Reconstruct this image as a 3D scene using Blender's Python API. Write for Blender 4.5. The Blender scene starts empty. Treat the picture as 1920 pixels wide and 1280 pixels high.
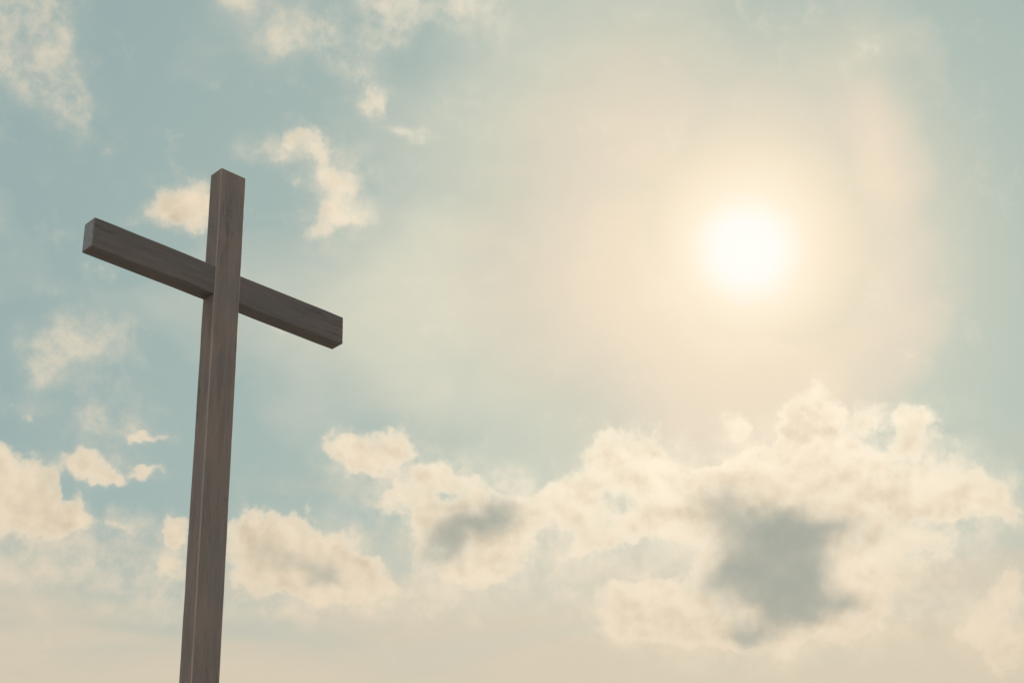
import bpy, bmesh, math, random
from mathutils import Matrix, Vector

scene = bpy.context.scene
R = math.radians

# ---------------------------------------------------------------- camera
cam_data = bpy.data.cameras.new("camera")
cam_data.lens = 58.14
cam_data.sensor_width = 36.0
cam_data.sensor_fit = 'HORIZONTAL'
cam_data.clip_start = 0.1
cam_data.clip_end = 5000.0
cam = bpy.data.objects.new("camera", cam_data)
scene.collection.objects.link(cam)
ARM_Z = 6.90                                    # underside of the crossbeam
rx = Vector((0.7128764, -0.70060585, -0.0309625))
ry = Vector((-0.3052122, -0.34970251, 0.88575034))
rz = rx.cross(ry)
m = Matrix((rx, ry, rz)).transposed().to_4x4()
m.translation = Vector((-5.2973, -7.9103, ARM_Z - 5.3032))
cam.matrix_world = m
scene.camera = cam

# ---------------------------------------------------------------- exposure
scene.view_settings.view_transform = 'Standard'
scene.view_settings.look = 'None'
scene.view_settings.exposure = 0.10
scene.view_settings.gamma = 1.0
scene.view_settings.use_curve_mapping = False

scene.cycles.adaptive_min_samples = 12
scene.cycles.adaptive_threshold = 0.015

# ---------------------------------------------------------------- sun
SUN_AZ, SUN_EL = 54.89, 30.14                    # degrees, azimuth from +Y towards +X
sun_dir = Vector((math.sin(R(SUN_AZ)) * math.cos(R(SUN_EL)),
                  math.cos(R(SUN_AZ)) * math.cos(R(SUN_EL)), math.sin(R(SUN_EL))))
sun_data = bpy.data.lights.new("sun", 'SUN')
sun_data.energy = 4.5
sun_data.angle = R(0.6)
sun_data.color = (1.0, 0.92, 0.80)
sun = bpy.data.objects.new("sun", sun_data)
scene.collection.objects.link(sun)
sun.rotation_euler = sun_dir.to_track_quat('Z', 'Y').to_euler()
sun.location = (0, 0, 60)

# ---------------------------------------------------------------- sky
# Cloud banks by azimuth, elevation, half-widths (all in degrees) and strength.
CUMULUS = [
    (56.54,24.15,1.02,0.93,1.10),(56.03,23.29,1.30,0.93,0.70),(53.92,24.13,0.78,0.59,0.75),(58.60,24.15,0.74,0.52,0.72),(60.31,23.57,1.00,0.44,0.78),
    (59.60,23.70,0.74,0.30,0.40),(59.88,23.03,0.65,0.46,0.50),(49.19,23.40,1.48,0.93,1.15),(50.35,22.93,0.83,1.02,0.60),(48.03,22.51,1.11,0.65,0.70),
    (52.80,22.57,1.30,0.46,0.55),(53.94,22.20,1.67,0.93,0.80),(55.88,22.12,1.85,1.11,0.90),(57.48,22.50,1.30,0.93,0.60),(58.08,21.35,2.22,1.30,0.90),
    (60.00,21.48,1.67,0.93,0.80),(61.77,20.90,1.39,0.78,0.80),(62.76,20.23,0.74,0.56,0.50),(60.32,20.01,1.11,0.93,0.45),(51.89,21.36,1.67,1.30,0.80),
    (53.75,20.49,2.04,1.85,1.00),(55.61,19.97,2.22,2.04,1.00),(57.32,19.99,1.30,1.30,0.80),(55.18,18.03,2.22,1.30,1.00),(53.53,18.52,1.48,1.30,0.70),
    (57.26,18.20,1.11,1.11,0.70),(50.68,20.99,1.11,0.83,0.60),(48.56,21.56,1.11,0.56,0.45),(46.92,22.19,0.83,0.78,0.70),(47.48,21.61,0.93,0.63,0.65),
    (47.91,20.50,1.07,0.52,0.75),(46.91,20.09,0.63,0.33,0.45),(46.18,21.21,0.56,0.56,0.35),(49.69,20.77,0.74,0.46,0.40),(48.97,18.91,1.11,0.70,0.80),
    (50.29,18.47,1.39,0.78,0.80),(51.58,17.94,1.30,0.74,0.70),(49.26,17.54,1.20,0.52,0.65),(50.95,17.27,1.30,0.46,0.55),(52.35,17.09,1.30,0.46,0.45),
    (53.74,16.90,1.11,0.46,0.30),(59.69,19.55,0.56,0.41,0.40),(62.59,17.88,0.65,0.74,0.70),(61.67,17.21,0.83,0.65,0.65),(60.85,16.60,0.65,0.56,0.50),
    (62.01,16.12,0.93,0.74,0.50),(62.32,15.40,0.74,0.93,0.40),(38.86,23.97,0.56,0.33,0.50),(39.25,24.19,0.56,0.37,0.65),(40.06,23.46,1.07,0.59,1.00),
    (40.96,24.12,0.70,0.52,0.95),(39.36,23.70,0.59,0.41,0.50),(41.16,22.42,0.74,0.65,0.80),(40.77,21.78,0.65,0.56,0.40),(42.46,23.23,0.89,0.41,0.75),
    (43.15,22.76,0.89,0.33,0.60),(41.86,23.23,0.56,0.37,0.30),(39.88,22.24,0.65,0.37,0.25),(44.13,21.91,1.20,0.65,1.00),(45.30,21.42,0.65,0.93,0.90),
    (43.22,21.02,1.11,1.02,1.00),(44.77,20.44,1.02,0.93,0.90),(42.05,21.68,0.56,0.74,0.60),(41.65,20.68,0.65,0.93,0.55),(43.39,19.65,1.30,0.52,0.70),
    (44.74,19.44,0.74,0.37,0.40),(40.47,21.32,0.28,0.22,0.30),(39.46,21.14,0.44,0.37,0.50),(36.19,21.28,0.83,0.56,0.95),(35.45,20.64,0.93,0.65,0.90),
    (36.98,20.85,0.93,0.59,0.80),(38.15,20.41,1.11,0.59,0.75),(37.20,19.95,1.48,0.83,0.90),(39.13,19.97,1.11,0.59,0.75),(40.09,19.97,0.65,0.65,0.50),
    (38.56,19.42,1.30,0.74,0.65),(40.10,19.06,1.11,0.52,0.60),(37.42,19.05,1.11,0.46,0.40),(37.72,21.95,0.19,0.46,0.28),(35.70,19.56,1.11,0.74,0.50),
    (33.04,21.18,0.41,0.52,0.90),(32.98,20.73,0.48,0.37,0.40),(32.88,19.93,0.59,0.44,0.80),(32.51,19.47,0.56,0.33,0.25),(26.58,23.08,0.65,0.65,1.00),
    (27.14,22.25,1.02,0.93,1.00),(28.23,21.62,1.02,0.70,0.90),(27.17,21.28,1.30,0.74,0.80),(28.93,21.14,0.65,0.52,0.60),(29.53,21.54,0.37,0.48,0.60),
    (29.76,21.11,0.56,0.30,0.35),(31.35,21.02,0.65,0.30,0.50),(30.60,21.07,0.74,0.22,0.25),(30.59,21.78,0.26,0.15,0.40),(29.34,23.07,0.63,0.48,0.75),
    (29.93,22.81,0.78,0.41,0.65),(30.71,22.59,0.70,0.28,0.65),(31.71,22.86,0.48,0.19,0.75),(31.42,24.07,0.70,0.20,0.80),(30.70,22.05,0.09,0.09,0.10),
    (27.32,24.57,0.19,0.13,0.30),(32.27,32.00,0.89,0.70,1.10),(32.95,31.92,0.48,0.56,0.60),(32.13,31.63,0.74,0.33,0.40),(36.87,34.49,0.78,0.37,0.75),
    (37.87,34.06,0.56,0.37,0.75),(36.03,33.76,0.83,0.22,0.40),(38.11,33.30,0.44,0.48,0.75),(38.88,32.96,0.67,0.44,0.72),(38.08,32.21,0.70,0.52,0.85),
    (39.22,32.01,0.78,0.26,0.65),(37.84,31.56,0.44,0.26,0.55),(36.77,33.16,0.26,0.17,0.45),(39.75,35.97,0.56,0.56,0.75),(39.02,36.58,0.56,0.41,0.30),
    (40.27,35.71,0.26,0.33,0.30),
]
WISPS = [
    (26.01,37.10,1.57,1.39,0.55),(27.27,35.69,1.11,1.39,0.55),(25.58,35.82,1.11,1.48,0.40),(28.06,34.55,0.83,0.83,0.50),(28.48,33.71,0.46,0.56,0.30),
    (25.10,37.49,1.48,0.93,0.40),(36.70,38.19,2.04,1.11,0.60),(37.86,37.62,1.11,0.74,0.45),(34.17,38.84,0.93,0.46,0.40),(40.82,38.49,1.39,1.11,0.65),
    (42.21,38.94,1.11,0.56,0.35),(44.53,38.75,2.04,1.11,0.50),(39.71,35.97,1.11,1.02,0.50),(38.56,36.93,0.74,0.56,0.30),(41.94,34.90,1.11,0.41,0.50),
    (34.94,33.89,0.93,0.46,0.45),(36.88,34.25,1.48,0.83,0.50),(38.66,33.13,1.11,1.11,0.50),(38.69,31.86,1.39,1.02,0.50),(39.76,32.06,0.74,0.56,0.35),
    (37.65,30.91,1.11,0.74,0.30),(40.62,33.35,1.11,0.56,0.20),(32.31,32.00,1.39,1.02,0.50),(27.81,26.84,1.02,1.30,0.55),(29.53,27.17,1.67,1.11,0.40),
    (29.97,24.69,1.67,1.11,0.45),(29.57,23.05,1.39,0.83,0.50),(31.30,22.80,1.30,0.46,0.40),(31.48,24.03,1.30,0.41,0.40),(27.50,24.67,0.74,0.37,0.30),
    (29.03,21.06,2.04,0.93,0.60),(31.07,21.00,1.67,0.56,0.50),(32.85,19.84,1.11,0.93,0.60),(27.73,19.57,2.22,0.56,0.45),(30.30,19.37,2.96,0.46,0.50),
    (28.25,18.21,2.22,0.33,0.40),(31.86,18.21,2.59,0.33,0.40),(29.95,17.26,3.70,0.37,0.35),(40.06,23.61,1.85,1.11,0.50),(42.06,23.23,1.85,0.93,0.50),
    (44.05,22.83,1.67,0.74,0.45),(45.23,22.25,1.11,0.93,0.50),(46.39,21.48,1.30,1.11,0.55),(46.83,22.38,1.11,0.93,0.45),(40.86,21.78,1.30,1.11,0.45),
    (39.30,21.05,1.11,0.74,0.45),(38.32,21.59,0.74,0.56,0.35),(42.03,19.41,1.67,0.93,0.50),(43.95,19.01,2.04,0.74,0.50),(40.10,18.70,2.04,0.65,0.50),
    (35.91,19.03,2.04,0.93,0.50),(46.12,19.85,1.30,0.74,0.45),(47.70,20.33,1.48,0.93,0.55),(48.79,19.01,1.67,1.11,0.50),(46.94,20.72,1.11,0.56,0.40),
    (51.80,22.46,2.04,1.11,0.50),(50.11,21.11,1.67,1.30,0.40),(53.11,23.64,1.30,0.93,0.45),(55.07,23.47,1.48,0.93,0.50),(57.97,23.17,2.04,1.11,0.50),
    (59.92,23.30,1.67,0.93,0.50),(61.14,21.52,2.04,1.11,0.50),(62.71,20.95,1.11,0.93,0.40),(61.77,19.83,1.67,0.74,0.35),(59.27,19.24,1.67,1.11,0.50),
    (57.81,16.91,2.22,0.93,0.50),(54.83,16.64,2.78,0.74,0.50),(50.01,17.32,2.04,0.93,0.50),(60.82,17.48,1.30,1.11,0.40),(59.86,18.29,0.46,0.46,0.40),
    (25.62,37.57,1.11,0.93,0.70),(26.37,36.81,0.93,0.93,0.80),(26.81,35.99,0.83,0.83,0.85),(27.54,35.29,0.56,0.74,0.80),(28.05,34.64,0.41,0.41,0.60),
    (25.94,36.22,0.93,0.74,0.40),(25.01,36.79,0.74,1.11,0.40),(27.79,27.02,0.65,0.56,0.75),(28.24,27.33,0.30,0.41,0.50),(27.60,26.20,0.52,0.56,0.65),
    (28.13,25.80,0.46,0.46,0.35),(30.11,27.22,1.11,0.74,0.30),(29.55,27.90,1.11,0.46,0.30),(29.18,26.78,1.11,0.56,0.30),(36.24,38.35,1.11,0.65,0.80),
    (37.16,38.21,0.83,0.56,0.50),(35.83,37.53,0.74,0.56,0.30),(34.61,38.96,0.74,0.26,0.70),(40.82,38.76,0.74,0.74,0.90),(41.28,38.14,0.41,0.33,0.50),
    (40.35,39.19,1.11,0.30,0.50),(44.08,39.11,1.11,0.74,0.60),(45.90,38.18,0.93,0.74,0.20),(41.39,34.90,0.70,0.24,0.70),(42.17,35.08,0.28,0.19,0.40),
    (39.93,36.33,0.83,0.74,0.30),(36.67,34.06,1.30,0.56,0.35),(38.44,32.94,1.11,0.93,0.40),(38.29,30.56,1.11,0.56,0.15),(30.09,31.37,0.37,0.26,0.50),
    (27.29,32.51,0.93,0.56,0.20),(29.59,24.66,0.74,0.74,0.40),(30.39,24.36,1.11,0.56,0.35),(30.06,25.78,1.11,0.37,0.30),(30.98,26.38,0.93,0.28,0.20),
    (28.03,20.12,2.96,0.83,0.75),(30.55,20.62,2.22,0.56,0.60),(31.55,19.78,2.04,0.74,0.60),(28.71,18.93,2.78,0.46,0.45),(33.10,18.96,2.04,0.65,0.50),
    (37.62,18.88,3.15,0.93,0.60),(42.98,18.31,3.70,0.74,0.30),(50.07,23.13,2.22,1.30,0.35),(54.40,22.80,2.59,1.30,0.50),(59.86,22.94,2.22,1.11,0.40),
    (58.59,20.93,4.07,1.67,0.40),(48.32,20.84,2.41,1.67,0.40),(52.33,19.87,4.07,2.78,0.60),(56.87,18.06,3.70,1.85,0.50),(50.59,17.47,3.52,1.11,0.50),
    (60.11,19.86,2.22,1.11,0.40),(61.69,16.33,1.85,1.48,0.50),(41.66,22.87,2.41,1.30,0.35),(40.46,22.88,1.67,0.93,0.30),(43.40,20.47,2.78,1.67,0.50),
    (43.47,33.34,0.37,0.37,0.20),(28.07,16.65,1.11,0.56,0.35),(46.31,24.23,0.37,0.19,0.20),
]
GAPS = [
    (48.25,19.76,1.11,0.37,0.40),(47.07,19.36,0.93,0.33,0.40),(54.67,23.42,0.56,0.56,0.40),(59.19,23.57,0.26,0.37,0.30),(45.57,20.78,0.26,0.56,0.30),
    (40.46,22.78,0.33,0.22,0.30),(28.89,22.38,0.30,0.56,0.60),(30.69,22.14,0.74,0.19,0.30),(49.37,21.79,0.70,0.48,0.55),(50.52,20.18,1.30,0.52,0.70),
    (49.81,19.77,1.11,0.46,0.40),(48.43,19.48,1.30,0.30,0.50),(60.91,20.21,0.83,0.30,0.50),(41.26,23.42,0.26,0.30,0.40),(42.65,22.40,0.46,0.22,0.45),
    (39.89,21.33,0.74,0.46,0.40),(47.47,23.27,0.56,0.74,0.40),(52.28,23.34,0.74,0.83,0.50),(54.94,24.03,0.41,1.11,0.60),(58.75,23.22,0.74,0.26,0.40),
    (51.49,19.12,0.56,0.65,0.35),(57.85,24.37,0.26,0.74,0.40),(54.98,22.75,0.56,0.22,0.30),(53.06,23.19,0.56,0.37,0.30),(46.05,22.77,0.74,0.56,0.30),
    (46.36,20.93,0.46,0.74,0.35),(40.87,21.05,0.46,0.46,0.30),(59.56,22.26,0.74,0.26,0.25),
]
HEARTS = [
    (54.39,19.36,1.76,1.48,1.30),(54.18,20.91,1.76,0.83,0.75),(52.69,21.57,0.83,0.65,0.50),(56.96,20.11,1.11,0.44,0.65),(55.65,20.33,1.39,0.74,0.50),
    (52.62,18.92,0.93,0.44,0.60),(54.99,18.05,1.76,0.83,0.85),(56.62,17.62,1.02,0.44,0.50),(53.48,17.10,0.93,0.44,0.95),(51.74,19.74,0.52,0.30,-0.15),
    (57.54,18.89,0.56,0.44,-0.25),(53.68,17.76,0.33,0.24,-0.45),(55.85,18.87,1.11,0.93,0.50),(52.91,19.83,0.65,0.56,0.20),(42.63,20.76,0.93,0.81,1.05),
    (43.62,21.52,1.02,0.63,1.00),(44.50,21.32,0.83,0.59,0.80),(42.33,20.22,0.65,0.41,0.45),(44.56,20.04,0.59,0.22,0.30),(43.11,20.48,0.74,0.46,0.30),
    (38.17,19.78,0.70,0.41,0.85),(37.29,20.27,0.89,0.33,0.65),(38.66,19.39,0.59,0.30,0.45),(35.66,20.37,0.93,0.37,0.25),(36.22,20.65,0.56,0.26,0.20),
    (38.37,19.51,0.93,0.56,0.15),(62.45,16.59,0.74,0.37,0.30),(59.41,20.12,1.11,0.44,0.22),(48.83,22.56,0.93,0.26,0.12),(27.93,20.99,1.30,0.56,0.15),
]
VEILS = [
    (24.39,37.91,3.15,3.15,-1.73),(29.49,38.59,3.15,3.15,-0.32),(34.83,39.06,3.15,3.15,0.10),(40.35,39.28,3.15,3.15,-0.71),(45.95,39.24,3.15,3.15,-0.14),
    (51.52,38.94,3.15,3.15,-0.29),(56.97,38.38,3.15,3.15,-0.47),(62.19,37.59,3.15,3.15,-0.50),(67.13,36.61,3.15,3.15,-1.12),(24.96,34.50,3.15,3.15,-0.45),
    (29.89,35.11,3.15,3.15,0.34),(35.06,35.52,3.15,3.15,-0.26),(40.38,35.71,3.15,3.15,-0.01),(45.78,35.66,3.15,3.15,0.08),(51.15,35.37,3.15,3.15,0.09),
    (56.41,34.86,3.15,3.15,-0.22),(61.47,34.14,3.15,3.15,0.47),(66.27,33.25,3.15,3.15,-1.04),(25.49,31.04,3.15,3.15,0.39),(30.27,31.56,3.15,3.15,-0.73),
    (35.27,31.91,3.15,3.15,-0.31),(40.41,32.07,3.15,3.15,-0.25),(45.61,32.01,3.15,3.15,-0.14),(50.80,31.75,3.15,3.15,-0.09),(55.89,31.28,3.15,3.15,-0.62),
    (60.80,30.63,3.15,3.15,-0.03),(65.47,29.83,3.15,3.15,-0.66),(25.99,27.55,3.15,3.15,-0.23),(30.63,27.98,3.15,3.15,0.45),(35.46,28.27,3.15,3.15,0.22),
    (40.43,28.39,3.15,3.15,0.53),(45.46,28.33,3.15,3.15,0.10),(50.47,28.08,3.15,3.15,0.23),(55.40,27.66,3.15,3.15,-0.36),(60.16,27.08,3.15,3.15,0.37),
    (64.72,26.37,3.15,3.15,-1.06),(26.46,24.04,3.15,3.15,0.04),(30.96,24.40,3.15,3.15,-0.99),(35.65,24.63,3.15,3.15,-0.14),(40.45,24.71,3.15,3.15,-0.50),
    (45.32,24.64,3.15,3.15,-0.18),(50.17,24.41,3.15,3.15,-0.27),(54.94,24.03,3.15,3.15,0.97),(59.57,23.52,3.15,3.15,-0.58),(64.01,22.90,3.15,3.15,-1.71),
]

world = bpy.data.worlds.new("World")
scene.world = world
world.use_nodes = True
nt = world.node_tree
nt.nodes.clear()

def srgb(r, g, b):
    f = lambda c: (c / 255 / 12.92) if c / 255 <= 0.04045 else ((c / 255 + 0.055) / 1.055) ** 2.4
    return (f(r), f(g), f(b), 1.0)

class G:
    """Small helper for writing node graphs as expressions."""
    def __init__(self, nt): self.nt = nt
    def put(self, sock, v):
        if isinstance(v, bpy.types.NodeSocket): self.nt.links.new(v, sock)
        else: sock.default_value = v
    def math(self, op, a, b=None, c=None, clamp=False):
        n = self.nt.nodes.new('ShaderNodeMath'); n.operation = op; n.use_clamp = clamp
        for i, v in enumerate((a, b, c)):
            if v is not None: self.put(n.inputs[i], v)
        return n.outputs[0]
    def vec(self, op, a, b=None, c=None, scale=None):
        n = self.nt.nodes.new('ShaderNodeVectorMath'); n.operation = op
        for i, v in enumerate((a, b, c)):
            if v is not None: self.put(n.inputs[i], v)
        if scale is not None: self.put(n.inputs['Scale'], scale)
        return n.outputs['Value'] if op in ('DOT_PRODUCT', 'LENGTH') else n.outputs[0]
    def noise(self, v, scale, detail=2.0, rough=0.5, lac=2.0, dist=0.0, color=False):
        n = self.nt.nodes.new('ShaderNodeTexNoise')
        self.put(n.inputs['Vector'], v)
        n.inputs['Scale'].default_value = scale; n.inputs['Detail'].default_value = detail
        n.inputs['Roughness'].default_value = rough; n.inputs['Lacunarity'].default_value = lac
        n.inputs['Distortion'].default_value = dist
        return n.outputs['Color'] if color else n.outputs['Fac']
    def smooth(self, v, a, b, lo=0.0, hi=1.0):
        n = self.nt.nodes.new('ShaderNodeMapRange'); n.interpolation_type = 'SMOOTHSTEP'
        for i, x in enumerate((v, a, b, lo, hi)): self.put(n.inputs[i], x)
        return n.outputs[0]
    def mix(self, f, a, b, mode='MIX'):
        n = self.nt.nodes.new('ShaderNodeMix'); n.data_type = 'RGBA'; n.blend_type = mode
        self.put(n.inputs[0], f); self.put(n.inputs[6], a); self.put(n.inputs[7], b)
        return n.outputs[2]
    def ramp(self, v, stops):
        n = self.nt.nodes.new('ShaderNodeValToRGB'); self.put(n.inputs[0], v)
        el = n.color_ramp.elements
        while len(el) < len(stops): el.new(0.5)
        for e, (p, c) in zip(el, stops): e.position = p; e.color = c
        return n.outputs[0], n.outputs[1]
    def xyz(self, v):
        n = self.nt.nodes.new('ShaderNodeSeparateXYZ'); self.put(n.inputs[0], v); return n.outputs
    def comb(self, x, y, z):
        n = self.nt.nodes.new('ShaderNodeCombineXYZ')
        for i, v in enumerate((x, y, z)): self.put(n.inputs[i], v)
        return n.outputs[0]

g = G(nt)
DEG = 57.29578
KX = 0.885
tc = nt.nodes.new('ShaderNodeTexCoord')
D = g.vec('NORMALIZE', tc.outputs['Generated'])     # direction of view on the sky
dx, dy, dz = g.xyz(D)
az = g.math('MULTIPLY', g.math('ARCTAN2', dx, dy), DEG * KX)
el = g.math('MULTIPLY', g.math('ARCSINE', dz), DEG)
P = g.comb(az, el, 0.0)

def warp(base, parts):
    v = base
    for sc, amp, det in parts:
        n = g.noise(D, sc, det, 0.55, color=True)
        v = g.vec('MULTIPLY_ADD', g.vec('SUBTRACT', n, (0.5, 0.5, 0.5)), (amp, amp, 0.0), v)
    return v

def bank(coord, table):
    acc = 0.0
    for a, e, hw, hh, s in table:
        q = g.vec('MULTIPLY_ADD', coord, (1 / hw, 1 / hh, 0.0), (-a * KX / hw, -e / hh, 0.0))
        w = g.math('POWER', math.exp(-1.0), g.vec('DOT_PRODUCT', q, q))
        acc = g.math('MULTIPLY_ADD', w, s, acc)
    return acc

Pw = warp(P, [(38.0, 1.2, 3.0), (130.0, 0.55, 5.0)])
Ps = warp(P, [(26.0, 1.8, 2.0), (90.0, 0.6, 3.0)])

# open sky: clear-air blue, dulled by haze
sky = nt.nodes.new('ShaderNodeTexSky')
sky.sky_type = 'NISHITA'
sky.sun_disc = False
sky.sun_elevation = R(SUN_EL)
sky.sun_rotation = R(SUN_AZ)
sky.altitude = 100.0
sky.air_density = 1.0
sky.dust_density = 1.0
sky.ozone_density = 1.0
NISHITA = 0.10
clear = g.vec('MULTIPLY', sky.outputs[0], (NISHITA * 1.10, NISHITA * 1.0, NISHITA * 0.66))
clear = g.mix(0.86, clear, srgb(144, 168, 168))

# thin bright veil that glows around the sun
theta = g.math('MULTIPLY', g.math('ARCCOSINE', g.math('MINIMUM', g.vec('DOT_PRODUCT', D, tuple(sun_dir)), 0.999999)), DEG)
soft = g.noise(D, 9.0, 4.0, 0.5)
soft2 = g.noise(g.vec('MULTIPLY', D, (1.0, 1.0, 2.2)), 22.0, 5.0, 0.55)
wob = g.math('ADD', g.math('MULTIPLY', g.math('SUBTRACT', soft, 0.5), 1.5), g.math('MULTIPLY', g.math('SUBTRACT', soft2, 0.5), 1.2))
far = g.smooth(theta, 0.0, 8.0, 0.22, 1.0)
th = g.math('DIVIDE', g.math('MULTIPLY_ADD', wob, far, theta), 30.0)
def st(deg, c, a): return (deg / 30.0, tuple(c[:3]) + (a,))
vcol, valpha = g.ramp(th, [
    st(0.0, (1.02, 0.935, 0.88, 1), 1.0), st(1.05, (0.98, 0.91, 0.85, 1), 1.0), st(1.5, srgb(252, 242, 226), 1.0), st(2.1, srgb(248, 234, 210), 1.0),
    st(3.0, srgb(243, 227, 201), 1.0), st(4.2, srgb(236, 220, 195), 0.98), st(6.0, srgb(229, 214, 192), 0.88),
    st(8.0, srgb(221, 210, 188), 0.74), st(11.0, srgb(216, 212, 192), 0.60), st(14.0, srgb(214, 210, 190), 0.42),
    st(18.0, srgb(212, 206, 188), 0.22), st(24.0, srgb(210, 204, 188), 0.06)])
va = g.math('ADD', valpha, bank(warp(P, [(8.0, 7.0, 3.0)]), VEILS))
va = g.math('ADD', va, g.math('MULTIPLY', g.math('SUBTRACT', soft2, 0.5), 0.45), clamp=True)
va = g.math('MAXIMUM', va, g.smooth(theta, 10.0, 1.5))
col = g.mix(va, clear, vcol)

# warm haze low down, in faint level streaks
streak = g.noise(g.vec('MULTIPLY', D, (1.0, 1.0, 6.0)), 7.0, 4.0, 0.5)
hz = g.math('MULTIPLY_ADD', g.math('SUBTRACT', streak, 0.5), 9.0, el)
haze_f = g.smooth(hz, 23.5, 15.0, 0.0, 0.88)
col = g.mix(haze_f, col, srgb(213, 198, 174))

# light on the clouds: brighter towards the sun
glow = g.smooth(theta, 22.0, 3.0)
lit = g.mix(glow, srgb(233, 216, 190), srgb(254, 241, 217))
lit = g.mix(g.smooth(el, 24.0, 15.0, 0.0, 0.5), lit, srgb(222, 205, 180))

# relief: density here against density a little nearer the sun
def puffs(v):
    a = g.noise(v, 42.0, 8.0, 0.56)
    return a
toS = g.vec('SUBTRACT', tuple(sun_dir), D)
Dn = g.vec('MULTIPLY_ADD', g.vec('NORMALIZE', toS), (0.006, 0.006, 0.006), D)
f0 = puffs(D)
relief = g.math('SUBTRACT', g.noise(D, 34.0, 5.0, 0.5), g.noise(Dn, 34.0, 5.0, 0.5))

# wisps
wf = g.math('MULTIPLY', g.math('MINIMUM', bank(Ps, WISPS), 0.95), g.math('MULTIPLY_ADD', g.math('SUBTRACT', g.noise(D, 44.0, 9.0, 0.63, dist=0.15), 0.5), 3.6, 0.85))
wa = g.smooth(wf, 0.0, 1.6, 0.0, 0.64)
col = g.mix(wa, col, lit)

# heaped clouds
r = g.vec('MULTIPLY_ADD', P, (1 / 26.0, 1 / 15.0, 0.0), (-45.4 * KX / 26.0, -26.5 / 15.0, 0.0))
outside = g.smooth(g.vec('LENGTH', r), 1.0, 1.5)
rest = g.math('MULTIPLY', g.smooth(g.noise(D, 6.0, 5.0, 0.55), 0.44, 0.62, 0.0, 1.3), outside)
cf = g.math('ADD', bank(Pw, CUMULUS), rest)
cf = g.math('SUBTRACT', cf, bank(Pw, GAPS))
det = g.math('SUBTRACT', f0, 0.5)
vo = nt.nodes.new('ShaderNodeTexVoronoi'); vo.feature = 'SMOOTH_F1'; vo.voronoi_dimensions = '2D'
g.put(vo.inputs['Vector'], Pw)
vo.inputs['Scale'].default_value = 1.7; vo.inputs['Detail'].default_value = 2.0
vo.inputs['Roughness'].default_value = 0.55; vo.inputs['Smoothness'].default_value = 0.35
knob = g.math('SUBTRACT', 0.42, vo.outputs['Distance'])
h = g.math('MULTIPLY_ADD', det, 1.55, cf)
h = g.math('MULTIPLY_ADD', knob, 0.22, h)
ca = g.math('MULTIPLY_ADD', g.smooth(h, 0.20, 0.64), 0.54, g.smooth(h, -0.05, 1.2, 0.0, 0.40))
ca_soft = g.smooth(h, -0.05, 1.15, 0.0, 0.92)
soft_f = g.smooth(el, 23.0, 29.0, 0.0, 0.65)
ca = g.math('MULTIPLY_ADD', g.math('SUBTRACT', ca_soft, ca), soft_f, ca)
edge = g.smooth(relief, -0.22, 0.12, 0.0, 1.0)
shade = g.mix(glow, srgb(203, 187, 162), srgb(224, 206, 178))
ccol = g.mix(edge, shade, lit)
ccol = g.mix(g.smooth(h, 0.7, 2.2, 0.0, 0.3), ccol, shade)
ccol = g.mix(g.smooth(h, 1.15, 0.4, 0.0, 0.85), ccol, lit)
dk = bank(Ps, HEARTS)
dka = g.smooth(g.math('MULTIPLY_ADD', g.math('SUBTRACT', g.noise(D, 24.0, 4.0, 0.5), 0.5), 0.65, dk), 0.0, 1.6, 0.0, 1.0)
dka = g.math('MULTIPLY', dka, g.smooth(relief, -0.25, 0.30, 1.0, 0.86))
grey = g.mix(glow, srgb(168, 169, 155), srgb(150, 157, 149))
ccol = g.mix(dka, ccol, grey)
ccol = g.mix(outside, ccol, (1.25, 1.20, 1.16, 1))  # unseen clouds out of view, brightened to fill the cross's backlit faces
col = g.mix(ca, col, ccol)

bg = nt.nodes.new('ShaderNodeBackground')
nt.links.new(col, bg.inputs['Color'])
bg.inputs['Strength'].default_value = 1.0
out = nt.nodes.new('ShaderNodeOutputWorld')
nt.links.new(bg.outputs[0], out.inputs['Surface'])
world.cycles.sampling_method = 'MANUAL'
world.cycles.sample_map_resolution = 512

# ---------------------------------------------------------------- ground
def new_mat(name):
    mt = bpy.data.materials.new(name); mt.use_nodes = True
    t = mt.node_tree
    return mt, t, G(t), t.nodes['Principled BSDF']

mg, t, q, bsdf = new_mat("dry_ground")
co = t.nodes.new('ShaderNodeTexCoord').outputs['Object']
n1 = q.noise(co, 0.15, 5.0, 0.6); n2 = q.noise(co, 9.0, 6.0, 0.7)
c1 = q.mix(q.smooth(n1, 0.4, 0.62), (0.30, 0.28, 0.25, 1), (0.38, 0.35, 0.31, 1))
c2 = q.mix(q.smooth(n2, 0.35, 0.7), c1, (0.26, 0.25, 0.21, 1))
t.links.new(c2, bsdf.inputs['Base Color'])
bsdf.inputs['Roughness'].default_value = 0.95
bp = t.nodes.new('ShaderNodeBump'); bp.inputs['Distance'].default_value = 0.06
t.links.new(n2, bp.inputs['Height']); t.links.new(bp.outputs[0], bsdf.inputs['Normal'])

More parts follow.
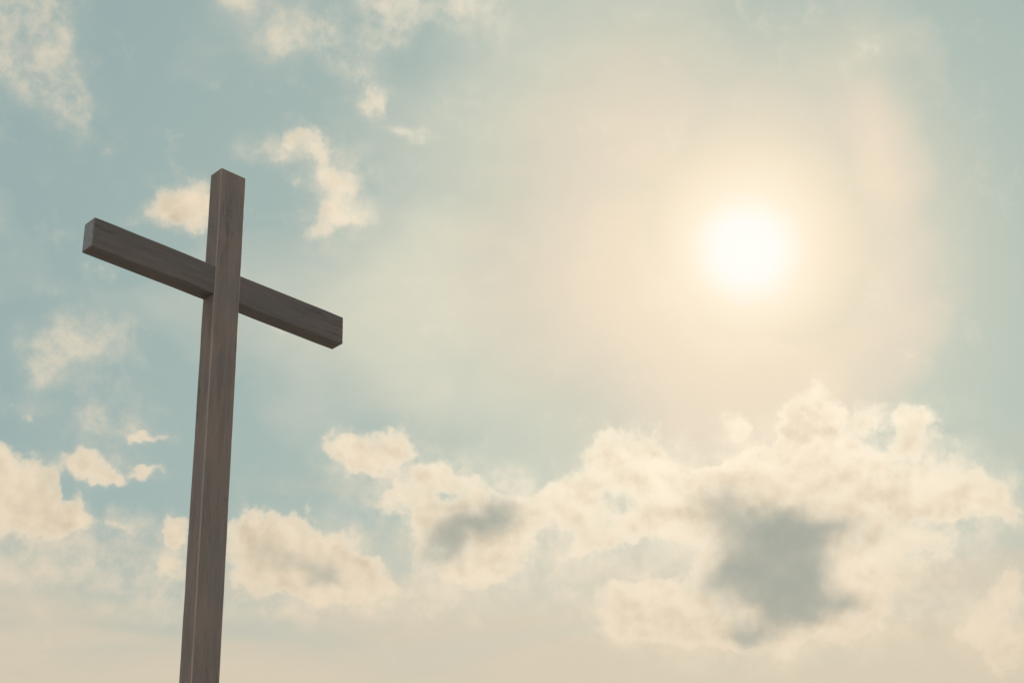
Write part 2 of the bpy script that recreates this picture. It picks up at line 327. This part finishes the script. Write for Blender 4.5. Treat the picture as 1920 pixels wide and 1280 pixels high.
rng = random.Random(4)
bm = bmesh.new()
radii = [0.0] + [1.3 * 1.28 ** i for i in range(33)]
NSEG = 64
rings = []
def ground_z(x, y):
    d = math.hypot(x, y)
    z = 0.22 * math.sin(x * 0.11 + 1.0) * math.sin(y * 0.09) * min(1, d / 25)
    return z
for rr in radii:
    if rr == 0.0:
        rings.append([bm.verts.new((0, 0, 0))]); continue
    rings.append([bm.verts.new((rr * math.cos(k * math.tau / NSEG), rr * math.sin(k * math.tau / NSEG),
                  ground_z(rr * math.cos(k * math.tau / NSEG), rr * math.sin(k * math.tau / NSEG)))) for k in range(NSEG)])
for a, b in zip(rings, rings[1:]):
    for k in range(NSEG):
        k2 = (k + 1) % NSEG
        if len(a) == 1: bm.faces.new((a[0], b[k], b[k2]))
        else: bm.faces.new((a[k], b[k], b[k2], a[k2]))
me = bpy.data.meshes.new("ground"); bm.to_mesh(me); bm.free()
for p in me.polygons: p.use_smooth = True
me.materials.append(mg)
ground = bpy.data.objects.new("ground", me)
scene.collection.objects.link(ground)
ground['kind'] = 'structure'

# ---------------------------------------------------------------- wood
def wood(name, axis, seed, tone):
    """Dark weathered timber, its grain drawn out along the given axis."""
    mt, t, q, b = new_mat(name)
    co = t.nodes.new('ShaderNodeTexCoord').outputs['Object']
    co = q.vec('ADD', co, (seed * 3.1, seed * 1.7, seed * 2.3))
    def along(k): return tuple(k if i == axis else 1.0 for i in range(3))
    wv = q.noise(q.vec('MULTIPLY', co, along(0.25)), 5.0, 3.0, 0.5, color=True)
    cw = q.vec('MULTIPLY_ADD', q.vec('SUBTRACT', wv, (0.5, 0.5, 0.5)), (0.03, 0.03, 0.03), co)
    broad = q.noise(q.vec('MULTIPLY', cw, along(0.07)), 26.0, 4.0, 0.55)
    fine = q.noise(q.vec('MULTIPLY', cw, along(0.035)), 150.0, 5.0, 0.65)
    patch = q.noise(co, 3.5, 4.0, 0.55)
    hue = q.noise(q.vec('MULTIPLY', co, along(0.3)), 11.0, 3.0, 0.5)
    base = q.mix(q.smooth(hue, 0.36, 0.64), (0.250, 0.220, 0.185, 1), (0.285, 0.232, 0.195, 1))
    base = q.mix(q.smooth(patch, 0.35, 0.7, 0.0, 0.55), base, (0.205, 0.200, 0.185, 1))
    base = q.mix(q.smooth(broad, 0.42, 0.66, 0.0, 0.45), base, (0.17, 0.148, 0.128, 1))
    base = q.mix(q.smooth(fine, 0.50, 0.72, 0.0, 0.4), base, (0.36, 0.32, 0.28, 1))
    base = q.mix(q.smooth(fine, 0.46, 0.28, 0.0, 0.5), base, (0.12, 0.105, 0.092, 1))
    crack = q.noise(q.vec('MULTIPLY', cw, along(0.05)), 30.0, 4.0, 0.6)
    crack = q.math('ABSOLUTE', q.math('SUBTRACT', crack, 0.5))
    crack = q.math('MULTIPLY', q.smooth(crack, 0.012, 0.002), q.smooth(q.noise(q.vec('MULTIPLY', co, along(0.4)), 5.0, 2.0), 0.50, 0.62))
    base = q.mix(q.math('MULTIPLY', crack, 0.5), base, (0.05, 0.045, 0.04, 1))
    spot = q.noise(q.vec('MULTIPLY', co, along(0.6)), 38.0, 2.0, 0.5)
    base = q.mix(q.smooth(spot, 0.72, 0.80, 0.0, 0.8), base, (0.035, 0.032, 0.030, 1))
    base = q.vec('MULTIPLY', base, tone)
    t.links.new(base, b.inputs['Base Color'])
    b.inputs['Roughness'].default_value = 0.72
    b.inputs['Specular IOR Level'].default_value = 0.3
    bp = t.nodes.new('ShaderNodeBump'); bp.inputs['Strength'].default_value = 0.5; bp.inputs['Distance'].default_value = 0.004
    t.links.new(q.math('SUBTRACT', q.math('ADD', fine, q.math('MULTIPLY', broad, 0.8)), crack), bp.inputs['Height'])
    t.links.new(bp.outputs[0], b.inputs['Normal'])
    return mt

def end_grain(name, seed):
    mt, t, q, b = new_mat(name)
    co = t.nodes.new('ShaderNodeTexCoord').outputs['Object']
    rr = q.vec('MULTIPLY', q.vec('ADD', co, (0.0, 0.03 + seed * 0.02, 0.02)), (0.0, 1.0, 1.0))
    d = q.math('ADD', q.vec('LENGTH', rr), q.math('MULTIPLY', q.noise(co, 12.0, 3.0), 0.02))
    ring = q.math('SINE', q.math('MULTIPLY', d, 620.0))
    c = q.mix(q.smooth(ring, -0.6, 0.9), (0.165, 0.185, 0.205, 1), (0.22, 0.235, 0.25, 1))
    c = q.mix(q.smooth(q.noise(co, 30.0, 4.0), 0.4, 0.7, 0.0, 0.5), c, (0.08, 0.08, 0.085, 1))
    t.links.new(c, b.inputs['Base Color']); b.inputs['Roughness'].default_value = 0.85
    return mt

def beam(name, lo, hi, axis, parent, mats, cuts, seed, bevel=0.007):
    """Squared timber with softened arrises and slightly uneven faces."""
    rnd = random.Random(seed)
    bm = bmesh.new()
    ts = [lo[axis] + (hi[axis] - lo[axis]) * i / cuts for i in range(cuts + 1)]
    o1, o2 = [i for i in range(3) if i != axis]
    secs = []
    for k, tt in enumerate(ts):
        j = [rnd.uniform(-0.0012, 0.0012) for _ in range(4)]
        cs = [(lo[o1] + j[0], lo[o2] + j[1]), (hi[o1] + j[2], lo[o2] + j[1]), (hi[o1] + j[2], hi[o2] + j[3]), (lo[o1] + j[0], hi[o2] + j[3])]
        row = []
        for c in cs:
            v = [0, 0, 0]; v[axis] = tt; v[o1], v[o2] = c
            row.append(bm.verts.new(v))
        secs.append(row)
    arris = []
    for a, b in zip(secs, secs[1:]):
        for k in range(4): bm.faces.new((a[k], a[(k + 1) % 4], b[(k + 1) % 4], b[k]))
    f0, f1 = bm.faces.new(secs[0]), bm.faces.new(secs[-1])
    f0.material_index = f1.material_index = 1
    bmesh.ops.recalc_face_normals(bm, faces=bm.faces[:])
    bm.edges.ensure_lookup_table()
    for e in bm.edges:
        if len(e.link_faces) == 2 and e.link_faces[0].normal.angle(e.link_faces[1].normal) > 0.8: arris.append(e)
    bmesh.ops.bevel(bm, geom=arris, offset=bevel, offset_type='OFFSET', segments=3, profile=0.6, affect='EDGES', material=2)
    bmesh.ops.recalc_face_normals(bm, faces=bm.faces[:])
    me = bpy.data.meshes.new(name); bm.to_mesh(me); bm.free()
    for mm in mats: me.materials.append(mm)
    ob = bpy.data.objects.new(name, me)
    scene.collection.objects.link(ob)
    ob.parent = parent
    return ob

W, DEPTH, TOP = 0.2, 0.127, 0.9713
L_ARM, R_ARM, ARM_H, ARM_OFF, ARM_D = 0.9045, 0.8775, 0.2066, 0.0048, 0.1175
root = bpy.data.objects.new("wooden_cross", None)
scene.collection.objects.link(root)
root.location = (W / 2, DEPTH / 2, 0.0)
root.empty_display_size = 0.5
root['label'] = "tall dark weathered wooden cross of two squared beams against the cloudy sky"
root['category'] = "cross"
hx, hy = W / 2, DEPTH / 2
wp = wood("post_wood", 2, 1.0, (0.64, 0.615, 0.655))
wb = wood("crossbeam_wood", 0, 2.0, (0.42, 0.415, 0.46))
worn_lit_p = wood("post_worn_arris_highlight", 2, 3.0, (1.02, 0.99, 1.0))  # wear plus a sky-lit edge highlight, put into the bevel colour
worn_lit_b = wood("crossbeam_worn_arris_highlight", 0, 4.0, (0.5, 0.5, 0.54))  # crossbeam bevels likewise: edge highlight coloured in along with the wear
eg = end_grain("beam_end_grain", 1.0)
beam("post", (-hx, -hy, -0.8), (hx, hy, ARM_Z + TOP), 2, root, (wp, eg, worn_lit_p), 44, 11)
beam("crossbeam", (-hx - L_ARM, -hy + ARM_OFF, ARM_Z), (hx + R_ARM, -hy + ARM_OFF + ARM_D, ARM_Z + ARM_H), 0, root, (wb, eg, worn_lit_b), 12, 12)
